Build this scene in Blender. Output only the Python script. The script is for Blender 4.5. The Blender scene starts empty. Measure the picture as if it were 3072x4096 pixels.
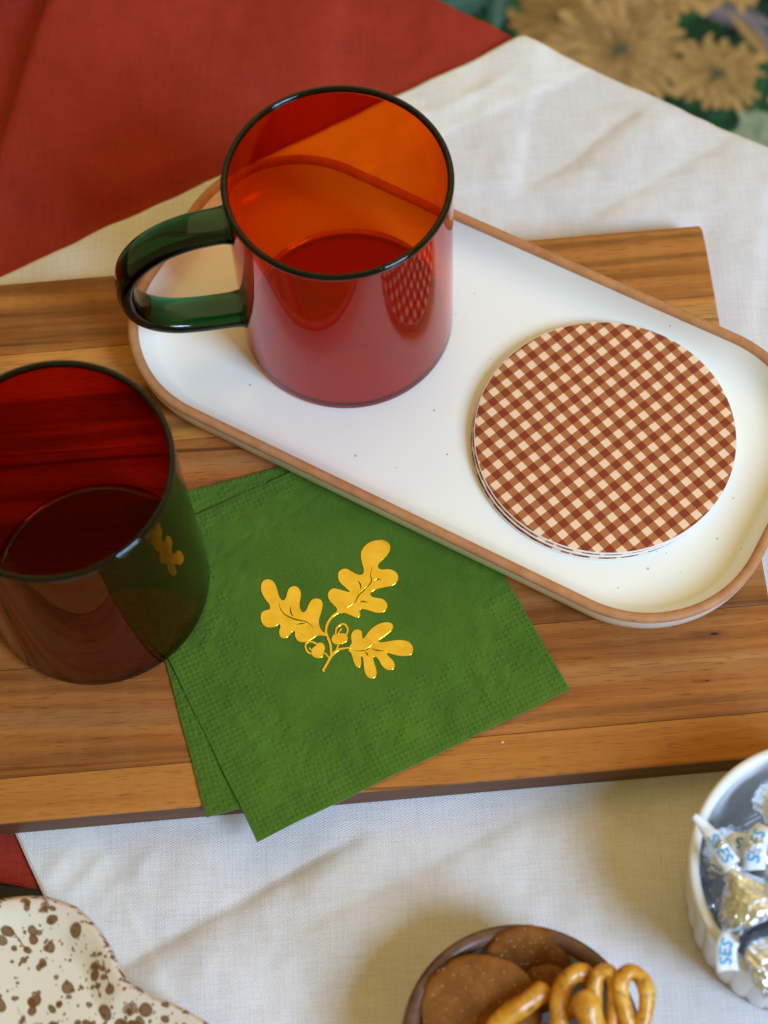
import bpy, bmesh, math, random
import numpy as np
from mathutils import Vector, Matrix, Quaternion
random.seed(7); rng = np.random.default_rng(7)
S = bpy.context.scene
COL = S.collection
R = math.radians
Z0 = 16.0            # the board's top face is 16 mm above the table top; coordinates below are mm from the board's top

# ---------------------------------------------------------------- camera, world, lamp, exposure
def W(x, y, z): return Vector((x/1000, y/1000, (z+Z0)/1000))
cd = bpy.data.cameras.new('camera'); cam = bpy.data.objects.new('camera', cd); COL.objects.link(cam)
th, ro = R(64.044), R(-3.6152)
fwd = Vector((0, math.cos(th), -math.sin(th)))
upv = Vector((0, math.sin(th), math.cos(th))); rt = Vector((1, 0, 0))
Rv = math.cos(ro)*rt + math.sin(ro)*upv
Uv = -math.sin(ro)*rt + math.cos(ro)*upv
M = Matrix((Rv, Uv, -fwd)).transposed().to_4x4()
M.translation = W(0, -380, 718.55); cam.matrix_world = M
cd.sensor_fit = 'VERTICAL'; cd.sensor_height = 36; cd.sensor_width = 27; cd.lens = 72.654
cd.clip_start = 0.02; cd.clip_end = 50
cd.dof.use_dof = True; cd.dof.aperture_fstop = 7.2
cd.dof.focus_distance = (W(15, -40, 12) - M.translation).dot(fwd)
S.camera = cam

wd = bpy.data.worlds.new("World"); S.world = wd; wd.use_nodes = True
bgn = wd.node_tree.nodes['Background']
bgn.inputs[0].default_value = (1.0, 0.745, 0.25, 1); bgn.inputs[1].default_value = 0.43

ld = bpy.data.lights.new('window_light', 'AREA'); lo = bpy.data.objects.new('window_light', ld); COL.objects.link(lo)
ld.shape = 'RECTANGLE'; ld.size = 0.7; ld.size_y = 1.1; ld.energy = 74; ld.color = (0.46, 0.68, 1.0)
az, el, dist = R(-44), R(39), 2.4
lo.location = Vector((dist*math.cos(el)*math.cos(az), dist*math.cos(el)*math.sin(az), dist*math.sin(el)))
lo.rotation_euler = (Vector((0.02, -0.03, 0)) - lo.location).to_track_quat('-Z', 'Y').to_euler()

rd = bpy.data.lights.new('room_light', 'AREA'); ro_ = bpy.data.objects.new('room_light', rd); COL.objects.link(ro_)
rd.shape = 'RECTANGLE'; rd.size = 2.2; rd.size_y = 1.9; rd.energy = 10.5; rd.color = (1.0, 0.75, 0.38)
ro_.location = (0.35, 1.15, 1.45)
ro_.rotation_euler = (Vector((0, 0, 0)) - ro_.location).to_track_quat('-Z', 'Y').to_euler()

S.view_settings.view_transform = 'Standard'; S.view_settings.look = 'None'
S.view_settings.exposure = 0.0; S.view_settings.gamma = 1
S.render.engine = 'CYCLES'
c = S.cycles
c.caustics_refractive = True; c.caustics_reflective = True; c.blur_glossy = 0.6
c.max_bounces = 18; c.transmission_bounces = 16; c.glossy_bounces = 6; c.diffuse_bounces = 4; c.volume_bounces = 0
c.sample_clamp_indirect = 6
c.use_denoising = True
try: c.denoiser = 'OPENIMAGEDENOISE'; c.denoising_input_passes = 'RGB_ALBEDO_NORMAL'
except Exception: pass

# ---------------------------------------------------------------- helpers
def tag(o, label=None, cat=None, group=None, kind=None):
    for k, v in (('label', label), ('category', cat), ('group', group), ('kind', kind)):
        if v: o[k] = v
    return o
def thing(name, label, cat, base, group=None):
    o = bpy.data.objects.new(name, None); COL.objects.link(o)
    o.empty_display_size = 0.01; o.location = W(*base)
    return tag(o, label, cat, group)
def link(name, me, mat, parent=None, base=None):
    mats = mat if isinstance(mat, (list, tuple)) else [mat]
    if not me.materials:
        for m in mats: me.materials.append(m)
    me.name = name
    o = bpy.data.objects.new(name, me); COL.objects.link(o)
    if parent: o.parent = parent
    elif base is not None: o.location = W(*base)
    return o
def wloc(o):
    v = Vector(o.location); p = o.parent
    while p: v += p.location; p = p.parent
    return v
def build(name, verts, faces, mat, parent=None, base=None, smooth=True, midx=None, cols=None):
    """verts in mm board coordinates; stored relative to the parent thing (or to base)"""
    v = np.array(verts, float); v[:, 2] += Z0; v /= 1000
    off = np.array(wloc(parent)) if parent else (np.array(W(*base)) if base is not None else np.zeros(3))
    v = v - off
    me = bpy.data.meshes.new(name)
    me.from_pydata(v.tolist(), [], [list(map(int, f)) for f in faces])
    if midx is not None: me.polygons.foreach_set('material_index', np.array(midx, np.int32))
    me.polygons.foreach_set('use_smooth', np.full(len(me.polygons), smooth))
    if cols is not None:
        a = me.color_attributes.new('tint', 'FLOAT_COLOR', 'POINT')
        cc = np.ones((len(v), 4), np.float32); cc[:, :3] = cols; a.data.foreach_set('color', cc.ravel())
    bm = bmesh.new(); bm.from_mesh(me); bmesh.ops.recalc_face_normals(bm, faces=bm.faces); bm.to_mesh(me); bm.free()
    me.update()
    return link(name, me, mat, parent, base)
def gridfaces(nu, nv, closed_u=False, closed_v=False, off=0):
    f = []
    for i in range(nu if closed_u else nu-1):
        a = i*nv + off; b = ((i+1) % nu)*nv + off
        for j in range(nv if closed_v else nv-1):
            k = (j+1) % nv
            f.append((a+j, b+j, b+k, a+k))
    return f
def sines(x, y, scale, n=9, seed=1):
    r = np.random.default_rng(seed); z = np.zeros_like(x, dtype=float)
    for i in range(n):
        a = r.uniform(0, math.pi); k = 2*math.pi/(scale*r.uniform(.6, 1.7))
        z += np.sin((x*math.cos(a)+y*math.sin(a))*k + r.uniform(0, 6.28))
    return z/math.sqrt(n)
def catmull(P, n=6, closed=True):
    P = np.array(P, float); N = len(P); out = []
    rngi = range(N) if closed else range(N-1)
    for i in rngi:
        g = (lambda k: P[k % N]) if closed else (lambda k: P[min(max(k, 0), N-1)])
        p0, p1, p2, p3 = g(i-1), g(i), g(i+1), g(i+2)
        for t in np.linspace(0, 1, n, endpoint=False):
            out.append(.5*((2*p1)+(-p0+p2)*t+(2*p0-5*p1+4*p2-p3)*t*t+(-p0+3*p1-3*p2+p3)*t**3))
    if not closed: out.append(P[-1])
    return np.array(out)
def tube(path, rad, seg=14, closed=False, flat=None, wob=0.0, seed=0, up=(0, 0, 1)):
    """verts, faces of a tube along path (mm). flat=(a,b): superelliptic section, a along 'side', b along normal"""
    P = np.array(path, float); n = len(P); r = np.random.default_rng(seed)
    T = (np.roll(P, -1, 0)-np.roll(P, 1, 0)) if closed else np.gradient(P, axis=0)
    T /= np.linalg.norm(T, axis=1)[:, None]
    V = []; N = None
    rad = np.broadcast_to(np.array(rad, float), (n,))
    for i in range(n):
        if flat is not None: s = np.array(up, float); s /= np.linalg.norm(s); N = np.cross(T[i], s)
        else:
            if N is None: N = np.cross(T[i], (0.3, 0.2, 0.93))
            N = N - T[i]*(N@T[i])
        N = N/np.linalg.norm(N); B = s if flat is not None else np.cross(T[i], N)
        for k in range(seg):
            a = 2*math.pi*k/seg; ca, sa = math.cos(a), math.sin(a)
            if flat is not None:
                e = .72; x = math.copysign(abs(ca)**e, ca)*flat[0]; y = math.copysign(abs(sa)**e, sa)*flat[1]
                V.append(P[i]+B*x+N*y)
            else:
                q = rad[i]*(1+wob*math.sin(3*a+i*.35+seed)*.5+wob*r.uniform(-.35, .35))
                V.append(P[i]+(N*ca+B*sa)*q)
    F = gridfaces(n, seg, closed, True)
    if not closed: F.append(tuple(range(seg))); F.append(tuple((n-1)*seg+k for k in range(seg)))
    return np.array(V), F
def lathe(prof, center, seg=96, rfun=None, cap0=False, cap1=False):
    V = []; n = len(prof)
    for i in range(seg):
        a = 2*math.pi*i/seg
        for j, (r, z) in enumerate(prof):
            rr = rfun(a, j, r) if rfun else r
            V.append((center[0]+rr*math.cos(a), center[1]+rr*math.sin(a), z+center[2]))
    F = gridfaces(seg, n, True, False)
    if cap0: F.append(tuple(i*n for i in range(seg)))
    if cap1: F.append(tuple(i*n+n-1 for i in range(seg)))
    return np.array(V), F
def curve_mesh(polys, extrude, bevel):
    cu = bpy.data.curves.new('outline', 'CURVE'); cu.dimensions = '2D'; cu.fill_mode = 'BOTH'
    cu.extrude = extrude; cu.bevel_depth = bevel; cu.bevel_resolution = 1
    for p in polys:
        sp = cu.splines.new('POLY'); sp.points.add(len(p)-1)
        for q, (x, y) in zip(sp.points, p): q.co = (x, y, 0, 1)
        sp.use_cyclic_u = True
    return eval_mesh(cu)
def eval_mesh(cu):
    t = bpy.data.objects.new('outline', cu); COL.objects.link(t)
    dg = bpy.context.evaluated_depsgraph_get(); dg.update()
    me = bpy.data.meshes.new_from_object(t.evaluated_get(dg))
    bpy.data.objects.remove(t); bpy.data.curves.remove(cu)
    return me
def copy_tree(o, parent=None):
    n = o.copy(); COL.objects.link(n)
    if parent: n.parent = parent
    for ch in o.children: copy_tree(ch, n)
    return n

# ---------------------------------------------------------------- materials
def newmat(name):
    m = bpy.data.materials.new(name); m.use_nodes = True
    nt = m.node_tree; return m, nt, nt.nodes['Principled BSDF']
def N_(nt, t, **kw):
    n = nt.nodes.new(t)
    for k, v in kw.items():
        if k in n.inputs: n.inputs[k].default_value = v
        else: setattr(n, k, v)
    return n
def ramp(nt, fac, stops):
    n = nt.nodes.new('ShaderNodeValToRGB'); e = n.color_ramp.elements
    while len(e) < len(stops): e.new(.5)
    for el, (p, col) in zip(e, stops): el.position = p; el.color = (*col, 1)
    nt.links.new(fac, n.inputs[0]); return n.outputs[0]
def coords(nt, scale=(1, 1, 1), rot=(0, 0, 0), loc=(0, 0, 0)):
    t = nt.nodes.new('ShaderNodeTexCoord'); m = nt.nodes.new('ShaderNodeMapping')
    m.inputs['Scale'].default_value = scale; m.inputs['Rotation'].default_value = rot; m.inputs['Location'].default_value = loc
    nt.links.new(t.outputs['Object'], m.inputs[0]); return m.outputs[0]
def noise(nt, vec, scale, detail=3, rough=.5, dist=0):
    n = N_(nt, 'ShaderNodeTexNoise', Scale=scale, Detail=detail, Roughness=rough, Distortion=dist)
    nt.links.new(vec, n.inputs['Vector']); return n.outputs[0]
def mixc(nt, a, b, f, mode='MIX'):
    n = nt.nodes.new('ShaderNodeMix'); n.data_type = 'RGBA'; n.blend_type = mode
    for s, v in ((n.inputs[0], f), (n.inputs[6], a), (n.inputs[7], b)):
        if hasattr(v, 'is_linked'): nt.links.new(v, s)
        elif isinstance(v, (int, float)): s.default_value = v
        else: s.default_value = (*v, 1)
    return n.outputs[2]
def math_(nt, op, a, b=0.0, c_=None):
    n = nt.nodes.new('ShaderNodeMath'); n.operation = op
    for i, v in enumerate((a, b, c_)):
        if v is None: continue
        if hasattr(v, 'is_linked'): nt.links.new(v, n.inputs[i])
        else: n.inputs[i].default_value = v
    return n.outputs[0]
def bump(nt, bs, h, strength, dist=.001):
    b = N_(nt, 'ShaderNodeBump', Strength=strength, Distance=dist)
    nt.links.new(h, b.inputs['Height']); nt.links.new(b.outputs[0], bs.inputs['Normal']); return b

def linen(name, ca, cb, rot, attr=False, thread=0.00043, sheen=.25):
    m, nt, bs = newmat(name); L = nt.links
    v = coords(nt, rot=(0, 0, -rot))
    slub1 = noise(nt, coords(nt, (70, 2500, 1), (0, 0, -rot)), 1, 4, .6)
    slub2 = noise(nt, coords(nt, (2500, 55, 1), (0, 0, -rot)), 1, 4, .6)
    w1 = N_(nt, 'ShaderNodeTexWave', wave_type='BANDS', bands_direction='X', Scale=1/thread/20*6.2832*.5, Distortion=1.2, Detail=1)
    w2 = N_(nt, 'ShaderNodeTexWave', wave_type='BANDS', bands_direction='Y', Scale=1/thread/20*6.2832*.5, Distortion=1.2, Detail=1)
    L.new(v, w1.inputs[0]); L.new(v, w2.inputs[0])
    h = math_(nt, 'ADD', math_(nt, 'MULTIPLY', w1.outputs[1], w2.outputs[1]), math_(nt, 'ADD', slub1, slub2))
    big = noise(nt, v, 55, 4, .6)
    f = math_(nt, 'ADD', math_(nt, 'MULTIPLY', math_(nt, 'ADD', slub1, slub2), .75), math_(nt, 'MULTIPLY', big, .35))
    col = ramp(nt, f, [(.58, ca), (1.0, cb)])
    if attr:
        a = N_(nt, 'ShaderNodeVertexColor', layer_name='tint'); col = mixc(nt, col, a.outputs[0], 1.0, 'MULTIPLY')
    L.new(col, bs.inputs['Base Color'])
    bs.inputs['Roughness'].default_value = .85; bs.inputs['Specular IOR Level'].default_value = .15
    bs.inputs['Sheen Weight'].default_value = sheen; bs.inputs['Sheen Roughness'].default_value = .5
    bump(nt, bs, h, .75, .00028); return m
M_white = linen('white_linen', (.60, .58, .565), (.83, .815, .80), R(25.2), True)
M_red = linen('red_linen', (.20, .0155, .008), (.355, .036, .019), R(12), True, sheen=.0)

def simple(name, col, rough=.5, spec=.5, coat=0, metal=0):
    m, nt, bs = newmat(name)
    bs.inputs['Base Color'].default_value = (*col, 1); bs.inputs['Roughness'].default_value = rough
    bs.inputs['Specular IOR Level'].default_value = spec; bs.inputs['Coat Weight'].default_value = coat
    bs.inputs['Metallic'].default_value = metal; return m, nt, bs

def wood(name, dark, mid, light, seed, contrast=1.0, bands=(), knots=()):
    m, nt, bs = newmat(name); L = nt.links
    o = (seed*.37, seed*.71, seed*.13)
    warp = noise(nt, coords(nt, (5, 16, 16), loc=o), 1, 2, .5)
    base = coords(nt, (6, 190, 60), (0, 0, R(1.0*math.sin(seed*2.1))), o)
    ad = nt.nodes.new('ShaderNodeVectorMath'); ad.operation = 'ADD'
    cx = nt.nodes.new('ShaderNodeCombineXYZ'); L.new(math_(nt, 'MULTIPLY', warp, 3.2), cx.inputs[1])
    L.new(base, ad.inputs[0]); L.new(cx.outputs[0], ad.inputs[1])
    n1 = noise(nt, ad.outputs[0], 1, 5, .62, .15)
    broad = noise(nt, coords(nt, (3.5, 42, 20), loc=o), 1, 3, .5, .4)
    fac = math_(nt, 'ADD', math_(nt, 'MULTIPLY', n1, .62), math_(nt, 'MULTIPLY', broad, .48))
    w = .17/contrast
    col = ramp(nt, fac, [(.54-w*1.5, dark), (.54-w*.35, mid), (.54+w*.55, light), (.54+w*1.5, tuple(x*1.12 for x in light))])
    # figure of this stave: named bands of lighter or darker growth running along the grain
    if bands:
        sy = nt.nodes.new('ShaderNodeSeparateXYZ'); L.new(coords(nt, rot=(0, 0, -.0253)), sy.inputs[0])
        yy = math_(nt, 'ADD', sy.outputs[1], math_(nt, 'MULTIPLY', math_(nt, 'SUBTRACT', warp, .5), .014))
        fine = math_(nt, 'ADD', math_(nt, 'MULTIPLY', n1, 1.3), .35)
        for cy_, hw, bc, st_ in bands:
            d_ = math_(nt, 'ABSOLUTE', math_(nt, 'DIVIDE', math_(nt, 'SUBTRACT', yy, cy_/1000), hw/1000))
            f_ = math_(nt, 'MULTIPLY', math_(nt, 'MULTIPLY', ramp(nt, d_, [(.35, (1, 1, 1)), (1.0, (0, 0, 0))]), st_*.8), fine)
            col = mixc(nt, col, bc, f_)
    # rare dark streaks
    st = noise(nt, coords(nt, (3.2, 260, 60), (0, 0, R(.6)), o), 1, 3, .6, .3)
    sf = ramp(nt, st, [(.64, (0, 0, 0)), (.71, (1, 1, 1))])
    col = mixc(nt, col, tuple(x*.45 for x in dark), math_(nt, 'MULTIPLY', sf, .75))
    # pores: short dark ticks along the grain
    po = noise(nt, coords(nt, (110, 2600, 600), loc=o), 1, 2, .6)
    pf = ramp(nt, po, [(.33, (1, 1, 1)), (.43, (0, 0, 0))])
    col = mixc(nt, col, tuple(x*.5 for x in dark), math_(nt, 'MULTIPLY', pf, .55))
    # cross-grain chatoyance
    ch = noise(nt, coords(nt, (90, 22, 20), loc=o), 1, 3, .6)
    col = mixc(nt, col, (.8, .5, .2), math_(nt, 'MULTIPLY', ramp(nt, ch, [(.45, (0, 0, 0)), (.8, (1, 1, 1))]), .05))
    if knots:
        sx = nt.nodes.new('ShaderNodeSeparateXYZ'); L.new(coords(nt), sx.inputs[0])
        jit = math_(nt, 'MULTIPLY', math_(nt, 'SUBTRACT', noise(nt, coords(nt, (300, 900, 1)), 1, 3, .6), .5), 1.1)
        for kx, ky, ka, kb in knots:
            for fa, fb, kc, ks, off_ in ((5.5, 2.6, (.16, .048, .014), .75, -2.2), (1.0, 1.0, (.025, .012, .008), .95, 0)):
                ex = math_(nt, 'DIVIDE', math_(nt, 'SUBTRACT', sx.outputs[0], (kx+off_*ka*.9)/1000), ka*fa/1000)
                ey = math_(nt, 'DIVIDE', math_(nt, 'SUBTRACT', sx.outputs[1], (ky+20)/1000), kb*fb/1000)
                r2 = math_(nt, 'ADD', math_(nt, 'ADD', math_(nt, 'MULTIPLY', ex, ex), math_(nt, 'MULTIPLY', ey, ey)), jit)
                col = mixc(nt, col, kc, math_(nt, 'MULTIPLY', ramp(nt, r2, [(.15, (1, 1, 1)), (1.0, (0, 0, 0))]), ks))
    L.new(col, bs.inputs['Base Color']); bs.inputs['Roughness'].default_value = .46
    bs.inputs['Specular IOR Level'].default_value = .18
    bump(nt, bs, math_(nt, 'SUBTRACT', n1, math_(nt, 'MULTIPLY', pf, .5)), .25, .0003); return m

def glass(name, T, ref):
    m, nt, bs = newmat(name)
    bs.inputs['Base Color'].default_value = (1, 1, 1, 1); bs.inputs['Transmission Weight'].default_value = 1
    bs.inputs['Roughness'].default_value = 0.0; bs.inputs['IOR'].default_value = 1.41
    sg = [-math.log(t)/ref for t in T]; D = max(sg)
    va = N_(nt, 'ShaderNodeVolumeAbsorption', Density=D); va.inputs[0].default_value = tuple(1-s/D for s in sg)+(1,)
    nt.links.new(va.outputs[0], nt.nodes['Material Output'].inputs['Volume']); return m
M_amber = glass('amber_red_glass', (.87, .112, .002), .0022)
M_deep = glass('deep_red_glass', (.52, .020, .001), .0022)
M_green = glass('green_glass', (.0002, .045, .013), .010)
M_rimglass = glass('dark_green_glass', (.004, .012, .010), .0024)

def glaze(name, col, speck, sp_col, dens=150, rough=.16, thr=.05):
    m, nt, bs = newmat(name); L = nt.links
    v = coords(nt)
    vo = N_(nt, 'ShaderNodeTexVoronoi', Scale=dens, Randomness=1.0); L.new(v, vo.inputs['Vector'])
    sep = nt.nodes.new('ShaderNodeSeparateColor'); L.new(vo.outputs['Color'], sep.inputs[0])
    rad = math_(nt, 'MULTIPLY', math_(nt, 'POWER', sep.outputs[0], 6), thr)
    mask = math_(nt, 'MULTIPLY', math_(nt, 'LESS_THAN', vo.outputs['Distance'], rad), math_(nt, 'ADD', math_(nt, 'MULTIPLY', sep.outputs[1], .6), .3))
    tone = noise(nt, v, 14, 3)
    c0 = ramp(nt, tone, [(.3, tuple(x*.96 for x in col)), (.7, col)])
    L.new(mixc(nt, c0, sp_col, math_(nt, 'MULTIPLY', mask, speck)), bs.inputs['Base Color'])
    bs.inputs['Roughness'].default_value = rough; bs.inputs['Specular IOR Level'].default_value = .5
    bump(nt, bs, noise(nt, v, 60, 2), .12, .0006); return m
M_cream = glaze('cream_glaze', (.87, .86, .79), .9, (.10, .08, .06), 250, .17, .17)
M_clay, nt, bs = simple('bare_clay_rim', (.5, .22, .085), .55, .3)
cl = ramp(nt, noise(nt, coords(nt), 160, 5, .65), [(.3, (.40, .17, .065)), (.62, (.50, .235, .10)), (.8, (.56, .28, .13))])
vs = noise(nt, coords(nt), 420, 3, .7, .6)
cl = mixc(nt, cl, (.10, .05, .035), math_(nt, 'MULTIPLY', ramp(nt, vs, [(.68, (0, 0, 0)), (.73, (1, 1, 1))]), .75))
nt.links.new(cl, bs.inputs['Base Color']); bump(nt, bs, noise(nt, coords(nt), 500, 3), .15, .0004)

# ---------------------------------------------------------------- setting: table top, floral upholstery, cloths, board
E0, E1 = np.array([32.8, 230.2]), np.array([173.6, 134.6])       # the table's far edge
ed = (E1-E0)/np.linalg.norm(E1-E0); en = np.array([-ed[1], ed[0]])  # en points away over the edge
if en[1] < 0: en = -en
def edge_dist(x, y): return (x-E0[0])*en[0]+(y-E0[1])*en[1]
M_black, nt, bs = simple('black_painted_wood', (.012, .011, .011), .42, .4)
sc = noise(nt, coords(nt, (500, 25, 1), (0, 0, R(35))), 1, 3, .7)
nt.links.new(ramp(nt, sc, [(.62, (.011, .010, .010)), (.75, (.05, .048, .046))]), bs.inputs['Base Color'])
bump(nt, bs, sc, .3, .0003)
pA = E0-ed*420-en*.8; pB = E0+ed*520-en*.8
tv = [(*pA, 0), (*pB, 0), (*(pB-en*560), 0), (*(pA-en*700), 0)]
top = build('tabletop', [(x, y, -Z0) for x, y, _ in tv]+[(x, y, -Z0-28) for x, y, _ in tv],
      [(0, 1, 2, 3), (7, 6, 5, 4), (0, 4, 5, 1), (1, 5, 6, 2), (2, 6, 7, 3), (3, 7, 4, 0)], M_black, base=(0, 0, -Z0), smooth=False)
tag(top, 'black table top showing at the left below the red cloth', kind='structure')

# floral upholstery, lower than the table, its woven flowers as vertex colours
def floral():
    st = 0.9; xs = np.arange(-10, 420, st); ys = np.arange(60, 420, st)
    X, Y = np.meshgrid(xs, ys, indexing='ij')
    c = np.empty(X.shape+(3,)); c[:] = (.012, .045, .022)
    g = sines(X, Y, 22, 7, 5)
    c[g > .7] = (.022, .085, .035); c[g < -.9] = (.006, .018, .018)
    def leaf(cx, cy, L, w, ang, col, vein):
        a = R(ang); u = (X-cx)*math.cos(a)+(Y-cy)*math.sin(a); v = -(X-cx)*math.sin(a)+(Y-cy)*math.cos(a)
        u2 = u/L; k = (np.abs(u2) < 1) & (np.abs(v) < w*(1-u2**2)*(1+.18*np.sin(u*1.3)))
        t = np.clip(np.abs(v)/w, 0, 1)[..., None]
        c[k] = (np.array(col)*(1-.35*t)+np.array(vein)*.0)[k]
        c[k & (np.abs(v) < .7)] = vein
    def flower(cx, cy, rad, n, col, dk, cen, seed, cr=.10):
        r0 = np.random.default_rng(seed); dx, dy = X-cx+1.2*sines(X, Y, 14, 6, seed+40), Y-cy+1.2*sines(X, Y, 14, 6, seed+41)
        rr = np.hypot(dx, dy)/rad; an = np.arctan2(dy, dx)
        for ring, (ro_, nn) in enumerate(((1.0, n+5), (.84, n+3), (.68, n), (.52, n-3), (.36, n-7))):
            ph = an*nn/(2*math.pi)+ring*.47+r0.uniform(0, 1)
            cell = np.floor(ph); q = ph-cell-.5
            h = np.sin(cell*12.9898+seed*3.1+ring)*43758.5453; h = h-np.floor(h)
            end = ro_*(.76+.34*h)*(1-(np.abs(q)*1.75)**3.2*.35)
            k = (rr < end) & (rr > .05)
            sh = (.58+.62*np.clip(rr/end, 0, 1)**1.4)*(1-.55*(np.abs(q)*2)**2.2)*(.45+.68*h)
            cc = np.array(dk)*(1-np.clip(sh, 0, 1))[..., None]+np.array(col)*np.clip(sh, 0, 1.15)[..., None]
            c[k] = cc[k]
        k = rr < cr*(1+.18*np.sin(an*7)); c[k] = cen
        k2 = k & (sines(X, Y, 4, 6, seed) > .3); c[k2] = tuple(v*.6 for v in cen)
    for a in ((157, 303, 26, 8, 20), (205, 262, 30, 9, 70), (86, 322, 16, 7, -60), (230, 300, 30, 10, 40), (175, 235, 22, 7, -20)):
        leaf(*a, (.02, .085, .03), (.05, .13, .06))
    leaf(196, 308, 22, 8, -22, (.19, .17, .20), (.25, .22, .26)); leaf(212, 285, 24, 6.5, -68, (.17, .16, .20), (.3, .25, .2))
    leaf(203, 292, 19, 3.6, -64, (.38, .24, .09), (.45, .3, .13))
    leaf(52, 326, 24, 12, 20, (.055, .14, .11), (.1, .2, .17)); leaf(76, 322, 15, 5, 80, (.06, .15, .12), (.1, .2, .17))
    T, D, G = (.46, .29, .11), (.048, .024, .008), (.085, .115, .075)
    flower(160, 339, 35, 21, T, D, G, 3); flower(105, 316, 25, 19, (.33, .20, .06), D, (.12, .07, .04), 4)
    flower(199, 338, 27, 20, T, D, G, 8)
    flower(136, 291, 37, 24, T, D, G, 1); flower(183, 270, 25, 20, (.44, .28, .10), D, G, 2, .14)
    flower(199, 232, 14, 15, (.34, .40, .27), (.06, .13, .07), (.3, .35, .2), 6); flower(235, 250, 26, 19, T, D, G, 9)
    flower(250, 330, 34, 19, T, D, G, 12); flower(120, 372, 38, 21, T, D, G, 13); flower(60, 380, 30, 19, T, D, G, 14)
    wv = .86+.14*np.sin(X*5.2)*np.sin(Y*5.2)+rng.uniform(-.1, .1, X.shape)
    c *= wv[..., None]
    q = (718.55+230)/(718.55+134.5)                      # drawn at one height, laid at the seat's real one, larger in the same measure
    Zf = -230+sines(X, Y, 160, 5, 8)*3
    V = np.stack([X*q, -380+(Y+380)*q, Zf], -1).reshape(-1, 3)
    return V, gridfaces(len(xs), len(ys)), np.clip(c.reshape(-1, 3), 0, 1)
M_flo, nt, bs = simple('woven_floral_fabric', (1, 1, 1), .9, .1)
nt.links.new(N_(nt, 'ShaderNodeVertexColor', layer_name='tint').outputs[0], bs.inputs['Base Color'])
V, F, C_ = floral()
fo = build('floral_upholstery', V, F, M_flo, base=(110, 370, -230), cols=C_)
tag(fo, 'dark green upholstery with large tan chrysanthemum flowers beyond the table edge', 'upholstery')

# board frame: corner k, yaw
K = np.array([138.62, 92.17]); YAW = .0253
bx = np.array([math.cos(YAW), math.sin(YAW)]); by = np.array([-bx[1], bx[0]])
def outside_board(x, y):
    u = (x-K[0])*bx[0]+(y-K[1])*bx[1]; v = (x-K[0])*by[0]+(y-K[1])*by[1]
    return np.hypot(np.maximum(u, 0), np.maximum(np.maximum(v, 0), -v-230.5))
def sstep(x, a, b): t = np.clip((x-a)/(b-a), 0, 1); return t*t*(3-2*t)
def drape(X, Y, Z, rad=5.0):
    """fold whatever lies beyond the table edge down over it"""
    d = edge_dist(X, Y); q = np.clip(d, 0, None)
    arc = math.pi/2*rad
    hx = np.where(q < arc, rad*np.sin(np.minimum(q, arc)/rad), rad)
    dz = np.where(q < arc, rad*(1-np.cos(np.minimum(q, arc)/rad)), rad+(q-arc))
    m = d > 0
    return np.where(m, X+en[0]*(hx-q), X), np.where(m, Y+en[1]*(hx-q), Y), np.where(m, Z-dz, Z)
def crease(X, Y, p, q, A, w, rise=2.5, side=1, soft=25):
    """a pressed fold along p-q: the cloth on one side stands up A mm and falls away over w mm"""
    p, q = np.array(p, float), np.array(q, float); d = q-p; L = np.linalg.norm(d); d /= L
    t = (X-p[0])*d[0]+(Y-p[1])*d[1]; s = ((X-p[0])*-d[1]+(Y-p[1])*d[0])*side
    win = sstep(t, -soft, 0)*(1-sstep(t, L, L+soft))
    return np.where(s > 0, A*(1-np.exp(-np.clip(s, 0, None)/rise))*np.exp(-np.clip(s, 0, None)/w), 0)*win
REST = [(35, -240, 34), (140.5, -190.5, 43)]
def rest_mask(X, Y):
    m = sstep(outside_board(X, Y), 0.5, 16)
    for x, y, r in REST: m = m*sstep(np.hypot(X-x, Y-y), r, r+10)
    return m
def shell(V, nu, nv, t):
    """close a sheet into a thin solid"""
    n = len(V); top_ = gridfaces(nu, nv); bot = [tuple(i+n for i in f[::-1]) for f in top_]
    rim = [i*nv for i in range(nu)]+[(nu-1)*nv+j for j in range(1, nv)]+[i*nv+nv-1 for i in range(nu-2, -1, -1)]+[j for j in range(nv-2, 0, -1)]
    side = [(rim[k], rim[(k+1) % len(rim)], rim[(k+1) % len(rim)]+n, rim[k]+n) for k in range(len(rim))]
    W2 = V.copy(); W2[:, 2] -= t
    return np.vstack([V, W2]), top_+bot+side

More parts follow.
